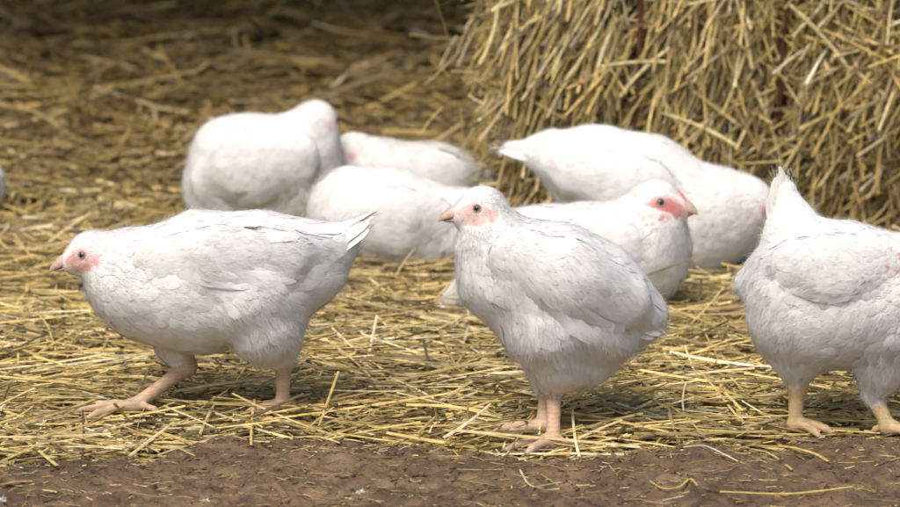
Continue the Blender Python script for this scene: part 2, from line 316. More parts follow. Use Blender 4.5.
# ------------------------------------------------------------------ implicit surfaces for the birds
def surface_nets(Fv, org, h):
    ins = Fv < 0
    nx, ny, nz = Fv.shape
    cnt = np.zeros((nx-1, ny-1, nz-1), np.int8)
    for dx in (0, 1):
        for dy in (0, 1):
            for dz in (0, 1): cnt += ins[dx:nx-1+dx, dy:ny-1+dy, dz:nz-1+dz]
    act = (cnt > 0) & (cnt < 8); idx = np.argwhere(act); vid = np.full(act.shape, -1, np.int64); vid[act] = np.arange(len(idx))
    acc = np.zeros((len(idx), 3)); num = np.zeros(len(idx))
    cor = [(a, b, c) for a in (0, 1) for b in (0, 1) for c in (0, 1)]
    for i, a in enumerate(cor):
        for b in cor[i+1:]:
            if sum(abs(p-q) for p, q in zip(a, b)) != 1: continue
            fa = Fv[idx[:, 0]+a[0], idx[:, 1]+a[1], idx[:, 2]+a[2]]; fb = Fv[idx[:, 0]+b[0], idx[:, 1]+b[1], idx[:, 2]+b[2]]
            m = (fa < 0) != (fb < 0); t = np.where(m, fa/np.where(m, fa-fb, 1), 0)
            p = np.array(a) + t[:, None]*(np.array(b)-np.array(a)); acc += p*m[:, None]; num += m
    V = org + (idx + acc/num[:, None])*h
    Q = []
    for ax in range(3):
        u, v = [(1, 2), (2, 0), (0, 1)][ax]
        sl0 = [slice(None)]*3; sl1 = [slice(None)]*3; sl0[ax] = slice(0, -1); sl1[ax] = slice(1, None)
        A = ins[tuple(sl0)]; B = ins[tuple(sl1)]; e = np.argwhere(A != B)
        e = e[(e[:, u] > 0) & (e[:, v] > 0) & (e[:, u] < Fv.shape[u]-1) & (e[:, v] < Fv.shape[v]-1)]
        g = lambda du, dv: vid[tuple((e + np.eye(3, dtype=int)[u]*du + np.eye(3, dtype=int)[v]*dv).T)]
        q4 = np.stack([g(-1, -1), g(0, -1), g(0, 0), g(-1, 0)], -1)
        flip = ~A[tuple(e.T)]; q4[flip] = q4[flip][:, ::-1]; Q.append(q4)
    return V, np.concatenate(Q)

class Prim:
    __slots__ = ('a', 'b', 'ra', 'rb', 'k', 'sq', 'reg', 'flow')
def seg_d(p, q):
    a, b = q.a, q.b; s = np.array([1, 1/q.sq, 1]); pa = (p-a)*s; ba = (b-a)*s
    t = np.clip((pa@ba)/max(ba@ba, 1e-12), 0, 1)
    return np.linalg.norm(pa - t[:, None]*ba, axis=1) - (q.ra + t*(q.rb-q.ra))
def sdf(p, prims):
    d = None
    for q in prims:
        e = seg_d(p, q)
        if d is None: d = e; continue
        k = q.k; h = np.maximum(k - np.abs(d-e), 0)/k; d = np.minimum(d, e) - h*h*k*.25
    return d
class Field:
    def __init__(s, prims, h=.0025, lump=.0035, seed=0):
        lo = np.min([np.minimum(q.a-q.ra, q.b-q.rb) for q in prims], axis=0)-.03; hi = np.max([np.maximum(q.a+q.ra, q.b+q.rb) for q in prims], axis=0)+.03
        st = 4; nc = np.ceil((hi-lo)/(h*st)).astype(int)+1; nf = nc*st; s.h = h; s.org = lo
        cg = np.stack(np.meshgrid(*[np.arange(n) for n in nc], indexing='ij'), -1).reshape(-1, 3)
        dc = sdf(lo + (cg*st+1.5)*h, prims).reshape(nc)
        Fv = np.repeat(np.repeat(np.repeat(dc, st, 0), st, 1), st, 2)
        near = np.abs(Fv) < h*st*2.0+.006; ii = np.argwhere(near); p = lo+ii*h
        d = sdf(p, prims)
        body = np.min([seg_d(p, q) for q in prims if q.reg in ('body', 'wing', 'thigh', 'neck')], axis=0)
        bare = np.min([seg_d(p, q) for q in prims if q.reg in ('leg', 'head')]+[np.full(len(p), 1.)], axis=0)
        wgt = np.clip((bare-body)/.02, 0, 1)
        o = seed*3.7
        d = d + wgt*(noise3(p*np.array([20, 20, 26])+o, seed)*lump*2.1 + noise3(p*np.array([42, 42, 60])+o, seed+1)*lump*.65)
        Fv[near] = d; s.F = Fv.astype(np.float32)
    def mesh(s): return surface_nets(s.F, s.org, s.h)
    def val(s, p):
        g = np.clip((p-s.org)/s.h, 0, np.array(s.F.shape)-1.001); i = g.astype(int); f = g-i; r = 0
        for a in (0, 1):
            for b in (0, 1):
                for c in (0, 1):
                    wgt = (f[..., 0] if a else 1-f[..., 0])*(f[..., 1] if b else 1-f[..., 1])*(f[..., 2] if c else 1-f[..., 2])
                    r = r + wgt*s.F[i[..., 0]+a, i[..., 1]+b, i[..., 2]+c]
        return r
    def grad(s, p):
        e = s.h*1.5; g = [s.val(p+np.eye(3)[k]*e)-s.val(p-np.eye(3)[k]*e) for k in range(3)]
        return unit(np.stack(g, -1))

PROF = np.array([.25, .80, 1.0, .82, .30])
def feathers(field, B, D, L, W, lift0, lift1, cup=.02):
    """cards hugging the body: B base points, D flow directions, L lengths, W widths"""
    n = len(B); seg = 4; G = field.grad(B); D = unit(D - G*np.sum(D*G, -1, keepdims=True)); S = np.cross(G, D)
    t = np.linspace(0, 1, seg+1); tw = rng.normal(0, .045, n)
    cur = B.copy(); d = D.copy(); rows = []; nr = []
    for k in range(seg+1):
        g = field.grad(cur); dd = field.val(cur); lift = lift0 + (lift1-lift0)*math.sin(2.35*t[k])
        cur = cur - g*(dd-lift)[:, None]
        s = unit(np.cross(g, d)); w = (W*.5*PROF[k])[:, None]
        c2 = (cup*W)[:, None]*g
        ea, eb = cur - s*w, cur + s*w
        ea = ea - g*(np.clip(field.val(ea)-lift, -.006, .012))[:, None] - c2*PROF[k]; eb = eb - g*(np.clip(field.val(eb)-lift, -.006, .012))[:, None] - c2*PROF[k]
        rows.append(np.stack([ea, cur, eb], 1))
        nb = unit(g*1. + tw[:, None]*s + d*(.10*t[k])); nr.append(np.stack([nb - s*.11, nb, nb + s*.11], 1))
        d = unit(d - g*np.sum(d*g, -1, keepdims=True)); cur = cur + d*(L/seg)[:, None]
    V = np.stack(rows, 1)                       # n, seg+1, 3, 3
    V[:, -1, 1] += (V[:, -1, 1]-V[:, -2, 1])*.2
    b = (np.arange(n)*(seg+1)*3)[:, None, None]; i = np.arange(seg)[None, :, None]*3; j = np.arange(2)[None, None]
    F = np.stack([b+i+j, b+i+j+1, b+i+3+j+1, b+i+3+j], -1).reshape(-1, 4)
    return V.reshape(-1, 3), F[:, ::-1], np.stack(nr, 1).reshape(-1, 3)
def long_feathers(B, T, Nn, W, curve):
    """stiff wing and tail feathers from B to T with face normal Nn"""
    n = len(B); seg = 7; D = T-B; L = np.linalg.norm(D, axis=1); D = unit(D); S = unit(np.cross(Nn, D)); Nn = np.cross(D, S)
    t = np.linspace(0, 1, seg+1); nr = []; pr = np.array([.25, .6, .85, 1, 1.02, .98, .80, .28]); rows = []
    for k in range(seg+1):
        c = B + D*(L*t[k])[:, None] + Nn*(curve*L*4*t[k]*(1-t[k]))[:, None]; w = (W*.5*pr[k])[:, None]
        rows.append(np.stack([c - S*w - Nn*w*.22, c + D*(.0 if k < seg else .1)*w, c + S*w - Nn*w*.22], 1))
        nr.append(np.stack([Nn - S*.3, Nn, Nn + S*.3], 1))
    V = np.stack(rows, 1); b = (np.arange(n)*(seg+1)*3)[:, None, None]; i = np.arange(seg)[None, :, None]*3; j = np.arange(2)[None, None]
    F = np.stack([b+i+j, b+i+j+1, b+i+3+j+1, b+i+3+j], -1).reshape(-1, 4)
    return V.reshape(-1, 3), F[:, ::-1], np.stack(nr, 1).reshape(-1, 3)
def fuzz(field, B, D, L, W, rise):
    """single barbs: thin tapering blades rising a little off the coat"""
    n = len(B); G = field.grad(B); D = unit(D - G*np.sum(D*G, -1, keepdims=True) + rng.normal(0, .28, (n, 3))); S = unit(np.cross(G, D))
    p0 = B - G*field.val(B)[:, None] + G*.0008; p1 = p0 + D*(L*.5)[:, None] + G*(L*rise*.45)[:, None]; p2 = p0 + D*L[:, None] + G*(L*rise*.8)[:, None]
    w = (W*.5)[:, None]
    V = np.stack([p0-S*w, p0+S*w, p1+S*w*.8, p1-S*w*.8, p2], 1).reshape(-1, 3); b = np.arange(n)*5
    nn = np.repeat(unit(G + D*(rise*.5)[:, None] + S*rng.normal(0, .24, n)[:, None]), 5, axis=0)
    return V, np.stack([b+3, b+2, b+1, b], -1), np.stack([b+4, b+2, b+3], -1), nn

WHITE = np.array([.82, .80, .762])
def ellipsoid(c, A, r, nu=16, nv=10):
    """c centre, A rows = axes, r radii"""
    u = np.linspace(0, 2*np.pi, nu, endpoint=False); v = np.linspace(0, np.pi, nv+1)
    U, Vv = np.meshgrid(u, v, indexing='ij'); L = np.stack([np.sin(Vv)*np.cos(U)*r[0], np.sin(Vv)*np.sin(U)*r[1], np.cos(Vv)*r[2]], -1)
    W = c + L@A; I = np.arange(nu*(nv+1)).reshape(nu, nv+1); J = np.roll(I, -1, 0)
    return W.reshape(-1, 3), np.stack([I[:, :-1], I[:, 1:], J[:, 1:], J[:, :-1]], -1).reshape(-1, 4)

def chicken(label, Yc, prims, head, feet=(), wings=(), tail=None, face=(.66, .46, .41), red=.5, legc=(.62, .38, .24), detail=1.0, seed=0, dirt_shade=.42, group='white chickens on the straw', step=.0025, stains=()):
    """prims: (region, px, py, dy, r, px2, py2, dy2, r2, k, squash); head: (px, py, dy, r, beak px, py, dy)"""
    mp = mpp(Yc); PR = []
    def add(reg, a, b, ra, rb, k=.02, sq=1., flow=None):
        q = Prim(); q.a, q.b, q.ra, q.rb, q.k, q.sq, q.reg = np.array(a, float), np.array(b, float)+1e-6, ra, rb, k, sq, reg
        f = q.b-q.a; q.flow = unit(f) if flow is None else unit(np.array(flow, float)); PR.append(q); return q
    for r in prims:
        reg, x1, y1, d1, r1, x2, y2, d2, r2 = r[:9]; k = r[9] if len(r) > 9 else .03; sq = r[10] if len(r) > 10 else (.92 if reg == 'body' else 1)
        add(reg, P(x1, y1, Yc+d1), P(x2, y2, Yc+d2), r1*mp, r2*mp, k, sq)
    # head frame
    hx, hy, hd, hr, bx, by, bd = head; HC = P(hx, hy, Yc+hd); BT = P(bx, by, Yc+bd); R = hr*mp
    f = unit(BT-HC); up = np.array([0, 0, 1.]) - f*f[2]; up = unit(up); sd_ = np.cross(f, up)
    H = lambda a, b, c=0.: HC + (f*a + up*b + sd_*c)*R
    neck_dir = unit([q for q in PR if q.reg == 'neck'][0].b-HC)
    add('head', HC, HC+neck_dir*R*.5, R*.98, R*1.02, .012, 1, neck_dir)
    add('head', H(.1, .02), H(.82, -.08), R*.84, R*.56, .014, 1, -f); add('head', H(.82, -.06), H(1.20, -.10), R*.52, R*.36, .012, 1, -f)
    add('head', H(.3, .25), H(.95, .0), R*.62, R*.40, .008, 1, -f)
    for s in (-1, 1):
        add('head', H(.25, -.25, s*.42), H(.55, -.28, s*.30), R*.42, R*.34, .008, 1, -f)
    # legs with toes
    claws = []
    for ft in feet:
        gx_, gy_, hk, hd_, r_hock, r_ank, heading = ft[:7]
        G = PG(gx_, gy_, .03)
        for _ in range(3): G = PG(gx_, gy_, straw_h(G[:1], G[1:2])[0] + .017)
        K = P(hk[0], hk[1], Yc+hd_)
        A = G + np.array([0, 0, .009])
        mid = (K+A)/2 + np.array([0, -.001, 0])
        add('leg', K, mid, r_hock, r_ank*.92, .008); add('leg', mid, A, r_ank*.92, r_ank*1.1, .005)
        spread = ft[7] if len(ft) > 7 else .5; tl = ft[8] if len(ft) > 8 else 1.
        for ang, L in ((0, .062), (spread, .050), (-spread, .052), (math.pi*.93, .026)):
            th = heading+ang; d = np.array([math.cos(th), math.sin(th), 0])*L*tl
            rr = .0064 if L > .03 else .005
            p1 = A+d*.42+np.array([0, 0, .000]); p2 = A+d*.78+np.array([0, 0, -.004]); p3 = A+d+np.array([0, 0, -.010])
            add('leg', A, p1, rr*1.25, rr, .006); add('leg', p1, p2, rr*.95, rr*.92, .002); add('leg', p2, p3, rr*.95, rr*.62, .002)
            claws.append((p3, unit(d), rr*.6))
    for wv in wings:
        for j in range(len(wv)-1):
            a, b = wv[j], wv[j+1]
            add('wing', P(a[0], a[1], Yc+a[2]), P(b[0], b[1], Yc+b[2]), a[3]*mp, b[3]*mp, .007 if j == 0 else .010, .45)
    # order: keep wings last so their crease stays sharp
    fld = Field(PR, step, .0030, seed); V, F = fld.mesh()
    org = np.array([HC[0]*.0 + np.mean([q.a[0] for q in PR if q.reg == 'body']), Yc, 0.])
    root = bpy.data.objects.new('chicken', None); COL.objects.link(root); root.location = org
    tag(root, label, 'chicken', group)
    # colours of the skin
    def regions(p):
        D = np.stack([seg_d(p, q) for q in PR], -1); w_ = np.exp(-(D-D.min(-1, keepdims=True))/.012)
        fl = unit(w_@np.stack([q.flow for q in PR])); bare = np.min(D[:, [i for i, q in enumerate(PR) if q.reg == 'leg']], axis=1) if claws else np.full(len(p), 1.)
        cov = np.min(D[:, [i for i, q in enumerate(PR) if q.reg in ('body', 'thigh', 'neck', 'wing')]], axis=1)
        hd2 = np.min(D[:, [i for i, q in enumerate(PR) if q.reg == 'head']], axis=1)
        deep = np.clip((bare-cov)/.026, 0, 1); legm = np.clip((cov-bare)/.014+.42, 0, 1)
        L3 = (p-HC)/R; a = L3@f; b = L3@up; c = np.abs(L3@sd_)
        fm = np.sqrt(((a-.62)/.95)**2 + ((b+.04)/.58)**2); fm = fm + noise3(p*190, 5)*.16
        fm = np.minimum(fm, np.hypot((a+.20)/.32, (b+.24)/.32)*.9+noise3(p*190, 5)*.16); fm = np.minimum(fm, np.hypot((a-.62)/.46, (b+.42)/.30)+(.0 if red > .5 else .3)+noise3(p*190, 5)*.16); fm = np.clip((1.02-fm)/.30, 0, 1)*np.clip((c+.0)/.15 + (a > .95)*1., .0, 1)*np.clip((hd2 < .011)*1., 0, 1)
        return fl, legm, fm, (a, b, c), np.array([PR[i].reg for i in D.argmin(-1)]), deep
    fl, legm, fm, (a, b, c), rg, deep = regions(V)
    col = np.tile(WHITE*.97, (len(V), 1)); fc = np.array(face)
    col = col*(1-fm[:, None]) + (fc*(1+noise3(V*260, 6)[:, None]*np.array([.22, .5, .5])+noise3(V*110, 7)[:, None]*np.array([.1, .35, .35])))*fm[:, None]
    def spot(ca, cb, ra, rb, color, amt=1.):
        nonlocal col
        m = np.clip(1.3 - np.sqrt(((a-ca)/ra)**2+((b-cb)/rb)**2) + noise3(V*220, 8)*.5, 0, 1)[:, None]*amt*(np.linalg.norm(V-HC, axis=1) < 2*R)[:, None]
        m = m*np.clip(c/.2, 0, 1)[:, None]; col = col*(1-m)+np.array(color)*m
    spot(.42, .42, .5, .16, (.60, .22, .19), .55*red+.2); spot(.85, .12, .28, .22, (.62, .20, .17), red)
    spot(.55, -.38, .48, .20, (.56, .13, .12), red); spot(-.28, -.28, .16, .26, (.72, .50, .46), .8); spot(-.12, -.35, .10, .26, (.60, .15, .13), .35+red*.5)
    band = -np.clip(np.sin(V[:, 2:3]*1250+noise3(V*60, 5)[:, None]*3)*3-1.6, 0, 1)
    lc = np.array(legc)*(1+band*.20+noise3(V*130, 3)[:, None]*.35) + noise3(V*45, 4)[:, None]*np.array([.10, .02, .0])
    zfoot = np.clip((.045-V[:, 2])/.04, 0, 1)[:, None]; lc = lc*(1-zfoot*.55)+np.array([.50, .30, .24])*zfoot*.55
    col = col*(1-legm[:, None]) + lc*legm[:, None]
    mesh_obj('body', V-org, F, M_BODY, root, col=np.clip(col, .01, .9))
    # sample the coat
    tri = np.concatenate([F[:, [0, 1, 2]], F[:, [0, 2, 3]]]); A3, B3, C3 = V[tri[:, 0]], V[tri[:, 1]], V[tri[:, 2]]
    ar = np.linalg.norm(np.cross(B3-A3, C3-A3), axis=1)/2; cum = np.cumsum(ar)
    def sample(n):
        i = np.searchsorted(cum, rng.random(n)*cum[-1]).clip(0, len(cum)-1); u, v = rng.random(n), rng.random(n); m = u+v > 1; u[m] = 1-u[m]; v[m] = 1-v[m]
        return A3[i] + u[:, None]*(B3-A3)[i] + v[:, None]*(C3-A3)[i]
    area = cum[-1]
    n = int(area*26000*detail); p = sample(n); fl, legm, fm, (a, b, c), rg, deep = regions(p)
    g = fld.grad(p); fl = unit(fl + noise3(p*16+3, seed+4)[:, None]*np.array([0, 0, .9]) + np.array([0, 0, -.22]))
    hdist = np.linalg.norm(p-HC, axis=1)/R
    keep = (legm < .55) & (fm < .10) & (rng.random(n) < np.where(rg == 'head', 1., .8)) & (g[:, 2] > -1.1)
    size = np.clip((hdist-1.0)/3.2, 0, 1)          # small on the head, growing down the neck
    L = (.0045 + .0255*size)*rng.uniform(.8, 1.25, n); W = L*rng.uniform(.52, .72, n)
    th = rg == 'thigh'; L = np.where(th, L*.85, L)*(.22+.78*deep); W = W*(.3+.7*deep)
    pt = p + fl*(L*.9)[:, None]; keep &= (regions(pt)[2] < .3)
    keep &= rng.random(n) < np.clip(1.15-.62*size, 0, 1)
    lift = np.where(th, .0026, .0020)*(.35+.65*size)*rng.uniform(.6, 1.5, n)*(.15+.85*deep)
    isw = (rg == 'wing')
    flat = fld.grad(p + fl*(L*.9)[:, None]); agree = np.sum(flat*g, -1); q_ = np.clip((agree-.55)/.4, .3, 1); L = L*q_; W = W*(.5+.5*q_)
    dz = np.clip(noise3(p*11, 9)*2+.1, 0, 1)*np.clip((.17-p[:, 2])/.12, .05, 1)*dirt_shade
    fcol = WHITE*(1+rng.normal(0, .010, (n, 1))) * (1-dz[:, None]*np.array([.12, .22, .42]))
    if stains:
        sx = 450 + (p@np.array([1., 0, 0]))/((p-CP)@FW)*FPX; sy = 253.5 - ((p-CP)@UP)/((p-CP)@FW)*FPX
        for a_, b_, r_ in stains:
            m_ = np.clip(1.4-np.hypot((sx-a_)/r_, (sy-b_)/(r_*.6))+rng.normal(0, .25, n), 0, 1)*(p[:, 1] < Yc); fcol = fcol*(1-m_[:, None]) + np.array([.42, .26, .21])*m_[:, None]
    def build(mask, name, extra=None, scale=1., fz=1.):
        m = np.where(mask & keep)[0]
        v1, f1, n1_ = feathers(fld, p[m], fl[m]+rng.normal(0, .10, (len(m), 3)), L[m]*scale, W[m]*scale, .0004, lift[m])
        c1 = np.repeat(fcol[m], 15, axis=0); quads = [f1]; vs = [v1]; cs = [c1]; ns = [n1_]; o = len(v1)
        if extra is not None and len(extra[0]):
            vs.append(extra[0]); quads.append(extra[1]+o); cs.append(np.tile(WHITE, (len(extra[0]), 1))*(1+rng.normal(0, .01, (len(extra[0]), 1)))); ns.append(extra[2]); o += len(extra[0])
        k = np.where(mask & keep)[0]; k = k[rng.integers(0, len(k), int(len(k)*14*fz))]
        B = p[k] + rng.normal(0, .006, (len(k), 3)); Lf = (.0035+.009*size[k])*rng.uniform(.6, 1.4, len(k)); Lf = np.where(th[k], Lf*1.45, Lf)*(.35+.65*deep[k])
        v2, q2, t2, n2_ = fuzz(fld, B, fl[k], Lf, np.full(len(k), .00042), np.where(th[k], .55, .38)*rng.uniform(.1, 1.3, len(k)))
        ok = np.repeat((np.abs(fld.val(B)) < .012), 1)
        ns.append(n2_); vs.append(v2); quads.append(q2[ok]+o); cs.append(np.repeat(fcol[k], 5, axis=0))
        return mesh_obj(name, np.concatenate(vs)-org, quads+[t2[ok]+o], M_FEATHER, root, col=np.clip(np.concatenate(cs), .02, .86), nrm=np.concatenate(ns))
    build(~isw, 'plumage')
    # wings: coverts plus long flight feathers lying along the side
    for wi, wv in enumerate(wings):
        W3 = [P(a_[0], a_[1], Yc+a_[2]) for a_ in wv]; rad = [a_[3]*mp for a_ in wv]
        near = np.linalg.norm(p - np.mean(W3, axis=0), axis=1); other = [np.mean([P(a_[0], a_[1], Yc+a_[2]) for a_ in o_], axis=0) for k_, o_ in enumerate(wings) if k_ != wi]
        mask = isw.copy()
        for o_ in other: mask &= near < np.linalg.norm(p-o_, axis=1)
        if not (mask & keep).sum() > 10: continue
        side = unit(W3[0]-np.mean([q.a for q in PR if q.reg == 'body'], axis=0)); ax = unit(W3[-1]-W3[0]); side = unit(side-ax*(side@ax)-np.array([0, 0, .0]))
        dn = unit(np.cross(ax, side)); dn = dn*np.sign(-dn[2])
        nf = 9; ts = np.linspace(0, 1, nf); wl = np.linalg.norm(W3[-1]-W3[0]); Bs = []; Ts = []; Ws = []
        for j in range(nf):                      # secondaries fanning from the lower edge to the wing tip
            t = ts[j]; b0 = W3[0]*(1-t*.55)+W3[-1]*t*.55 + dn*rad[1]*(.45-.35*t) + side*rad[1]*.30
            t0 = W3[0]*(.42*(1-t))+W3[-1]*(1-.42*(1-t)) + dn*rad[1]*(.95-1.05*t) + side*rad[1]*(.18+.12*t)+ax*wl*.06*t
            Bs.append(b0); Ts.append(t0); Ws.append(.026)
        Bs, Ts = np.array(Bs), np.array(Ts)
        for arr, lf in ((Bs, .0005), (Ts, .003)):
            for _ in range(2):
                gg = fld.grad(arr); dd = fld.val(arr); arr -= gg*(np.clip(dd-lf, -.02, .02))[:, None]
        Bs = Bs + np.zeros((nf, 3)); ex = feathers(fld, Bs, Ts-Bs, np.linalg.norm(Ts-Bs, axis=1), np.array(Ws), .0006, .0048)
        build(mask, 'wing', ex, 1.15, .6)
    # tail
    if tail:
        (x1, y1, d1), (x2, y2, d2), spread, nt_ = tail; T0 = P(x1, y1, Yc+d1); T1 = P(x2, y2, Yc+d2); ax = T1-T0; ln = np.linalg.norm(ax); ax = ax/ln
        lat = unit(np.cross(ax, [0, 0, 1.])); vert = np.cross(lat, ax); Bs = []; Ts = []; Ns = []
        for j in range(nt_):
            u = (j/(nt_-1)-.5)*2; au = abs(u)
            for lay in (0, 1):
                Bs.append(T0 + lat*u*.016 - vert*(au*.012+lay*.010)); Ts.append(T0 + ax*ln*(1.0-.16*au-.12*lay+rng.normal(0, .07)) + lat*u*spread*ln*.5 + vert*(-au*.12*ln*spread - lay*.006) + rng.normal(0, .002, 3)); Ns.append(vert*1.+lat*u*.9)
        v1, f1, _n = long_feathers(np.array(Bs), np.array(Ts), unit(np.array(Ns)), np.full(len(Bs), .020), .06)
        # covert fringe along the tail
        nb = 1800; k = rng.integers(0, len(Bs), nb); t = rng.random(nb)**.8; Bq = np.array(Bs)[k]*(1-t[:, None])+np.array(Ts)[k]*t[:, None] + rng.normal(0, .005, (nb, 3))
        dq = unit(ax + rng.normal(0, .35, (nb, 3))); Lq = rng.uniform(.004, .012, nb); sq_ = unit(np.cross(dq, rng.normal(0, 1, (nb, 3))))*.00022
        v2 = np.stack([Bq-sq_, Bq+sq_, Bq+dq*Lq[:, None]], 1).reshape(-1, 3); t2 = np.arange(nb*3).reshape(-1, 3)
        tc = np.concatenate([np.tile(WHITE, (len(v1), 1)), np.tile(WHITE, (len(v2), 1))])*(1-np.array([.03, .07, .14])*dirt_shade*1.3)
        mesh_obj('tail', np.concatenate([v1, v2])-org, [f1, t2+len(v1)], M_FEATHER, root, col=tc)
    # eyes, beak, comb, wattles
    for s in (-1, 1):
        g0 = H(.40, .24, s*.95); gg = fld.grad(g0[None]); e0 = g0 - gg[0]*fld.val(g0[None])[0]; nrm = gg[0]
        e0 = e0 - nrm*R*.055; t1 = unit(np.cross(nrm, up)); t2_ = np.cross(nrm, t1); AX = np.array([t1, t2_, nrm])
        v, q_ = ellipsoid(e0, AX, (R*.19, R*.175, R*.14)); eye = mesh_obj('eye', v-org, q_, M_IRIS, root)
        v, q_ = ellipsoid(e0+nrm*R*.055, AX, (R*.12, R*.12, R*.100)); mesh_obj('pupil', v-org, q_, M_PUPIL, eye)
        aa = np.linspace(0, 2*np.pi, 25); ring = e0 + nrm*R*.05 + t1*(np.cos(aa)*R*.205)[:, None] + t2_*(np.sin(aa)*R*.175)[:, None]
        v, q_ = tube(ring, R*.035, 6); mesh_obj('eyelid', v-org, q_, M_LID, eye)
    tipd = np.linalg.norm(BT-HC)/R
    def mandible(base_a, base_b, w0, h0, tip_a, tip_b, hook, name, flat):
        rows = []; N_ = 12; Kk = 14; th_ = np.linspace(0, 2*np.pi, Kk, endpoint=False)
        for i in range(N_+1):
            t = i/N_; r_ = (1-t**1.7)**.62 if t < 1 else 0.0; r_ = max(r_, .02)
            ca = base_a+(tip_a-base_a)*t; cb = base_b+(tip_b-base_b)*t + hook*(t*(1-t)*.9) - (hook*.9*max(0, t-.75)**1.2 if hook > 0 else 0)
            y_ = np.sin(th_); y_ = np.where(y_ < 0, y_*flat, y_) if hook > 0 else np.where(y_ > 0, y_*flat, y_)
            rows.append(np.array([H(ca, cb + h0*r_*y_[k_], w0*r_*math.cos(th_[k_])) for k_ in range(Kk)]))
        V_ = np.concatenate(rows); i = np.arange(N_)[:, None]*Kk; j = np.arange(Kk)[None]
        F_ = np.stack([i+j, i+(j+1) % Kk, i+Kk+(j+1) % Kk, i+Kk+j], -1).reshape(-1, 4)
        tt = np.repeat(np.linspace(0, 1, N_+1), Kk)[:, None]
        cc_ = fc*(1-np.clip(tt*2.6-.5, 0, 1)) + np.array([.60, .42, .32])*np.clip(tt*2.6-.5, 0, 1); cc_ = cc_*(1-.15*tt)
        return mesh_obj(name, V_-org, F_, M_BEAK, root, col=cc_)
    bk = mandible(.95, .02, .38, .47, tipd, -.10, .20, 'upper_beak', .35)
    mandible(.90, -.20, .33, .25, tipd*.90, -.13, -.08, 'lower_beak', .3)
    for s in (-1, 1):
        c0 = H(1.42, .13, s*.22); v, q_ = ellipsoid(c0, np.array([f, up, sd_]), (R*.10, R*.028, R*.06), 10, 6); mesh_obj('nostril', v-org, q_, M_STONE, bk)
        v, q_ = ellipsoid(H(.66, -.50, s*.44), np.array([f, up, sd_]), (R*.30, R*.17*(.5+red), R*.13), 14, 9)
        v = v + noise3(v*300)[:, None]*R*.05; mesh_obj('wattle', v-org, q_, M_WATTLE if red > .3 else M_COMB, root)
    cv = []
    npt = 15
    for i in range(npt):
        t = i/(npt-1); ca = 1.42-.92*t; cb = .30+.50*math.sin(t*1.5)**.9; hgt = .015+(.02+.05*red)*math.sin(t*math.pi)*(1+.5*math.sin(i*2.6)); cv.append((ca, cb, hgt))
    rows = []
    for ca, cb, hgt in cv:
        o = unit(np.array([ca-.3, cb+.0])); rows.append(np.array([H(ca-o[0]*.10, cb-o[1]*.10, .11), H(ca+o[0]*hgt*.6, cb+o[1]*hgt*.6, .085), H(ca+o[0]*hgt, cb+o[1]*hgt, 0), H(ca+o[0]*hgt*.6, cb+o[1]*hgt*.6, -.085), H(ca-o[0]*.10, cb-o[1]*.10, -.11)]))
    Vc = np.concatenate(rows); i = np.arange(npt-1)[:, None]*5; j = np.arange(4)[None]
    mesh_obj('comb', Vc-org, np.stack([i+j, i+j+1, i+5+j+1, i+5+j], -1).reshape(-1, 4), M_COMB if red > .6 else M_PALECOMB, root)
    for (pc, dc_, rc) in claws:
        pts = [pc - dc_*.002, pc+dc_*.004+[0, 0, .0005], pc+dc_*.009+[0, 0, -.003]]; v, q_ = tube(pts, [rc*.75, rc*.55, rc*.1], 6)
        mesh_obj('claw', v-org, q_, M_CLAW, root)
    return root

LEG_PINK = (.52, .36, .23); LEG_YEL = (.54, .37, .19)
# --- striding hen, front left
chicken('white chicken striding to the left at front left, one leg stretched forward', 7.01, [
    ('neck', 98, 255, -.005, 21, 126, 270, 0, 34, .025), ('neck', 128, 272, 0, 37, 150, 282, 0, 44, .03),
    ('body', 142, 288, 0, 50, 200, 283, 0, 65, .035), ('body', 200, 283, 0, 65, 262, 275, 0, 58, .035),
    ('body', 262, 275, 0, 58, 305, 262, .005, 40, .035), ('body', 305, 262, .005, 38, 335, 246, .005, 20, .03), ('body', 335, 246, .005, 19, 358, 227, .005, 7, .02),
    ('thigh', 252, 303, -.035, 45, 268, 330, -.035, 34, .02), ('thigh', 268, 330, -.035, 34, 282, 350, -.03, 15, .015), ('leg', 282, 350, -.03, 13, 284, 364, -.032, 10, .01),
    ('thigh', 178, 315, .03, 36, 174, 345, .03, 19, .02), ('thigh', 174, 340, .03, 17, 176, 350, .03, 12, .012), ('leg', 176, 350, .03, 12.5, 187, 366, .03, 10, .01)],
    (91, 253, -.005, 20.5, 48, 270, -.01),
    feet=[(283, 411, (283, 360), -.035, .0125, .0100, math.radians(205), .55, 1.), (134, 412, (187, 367), .03, .0130, .0096, math.radians(182), .5, 1.45)],
    wings=[[(160, 262, -.060, 26), (215, 262, -.078, 34), (280, 256, -.062, 26), (330, 245, -.022, 8)], [(160, 262, .060, 26), (215, 258, .075, 32), (280, 252, .060, 24), (330, 243, .022, 8)]],
    tail=((318, 246, .005), (374, 211, .005), .5, 8), red=.55, legc=LEG_PINK, seed=1, detail=1.15, stains=[(241, 307, 2.4)])
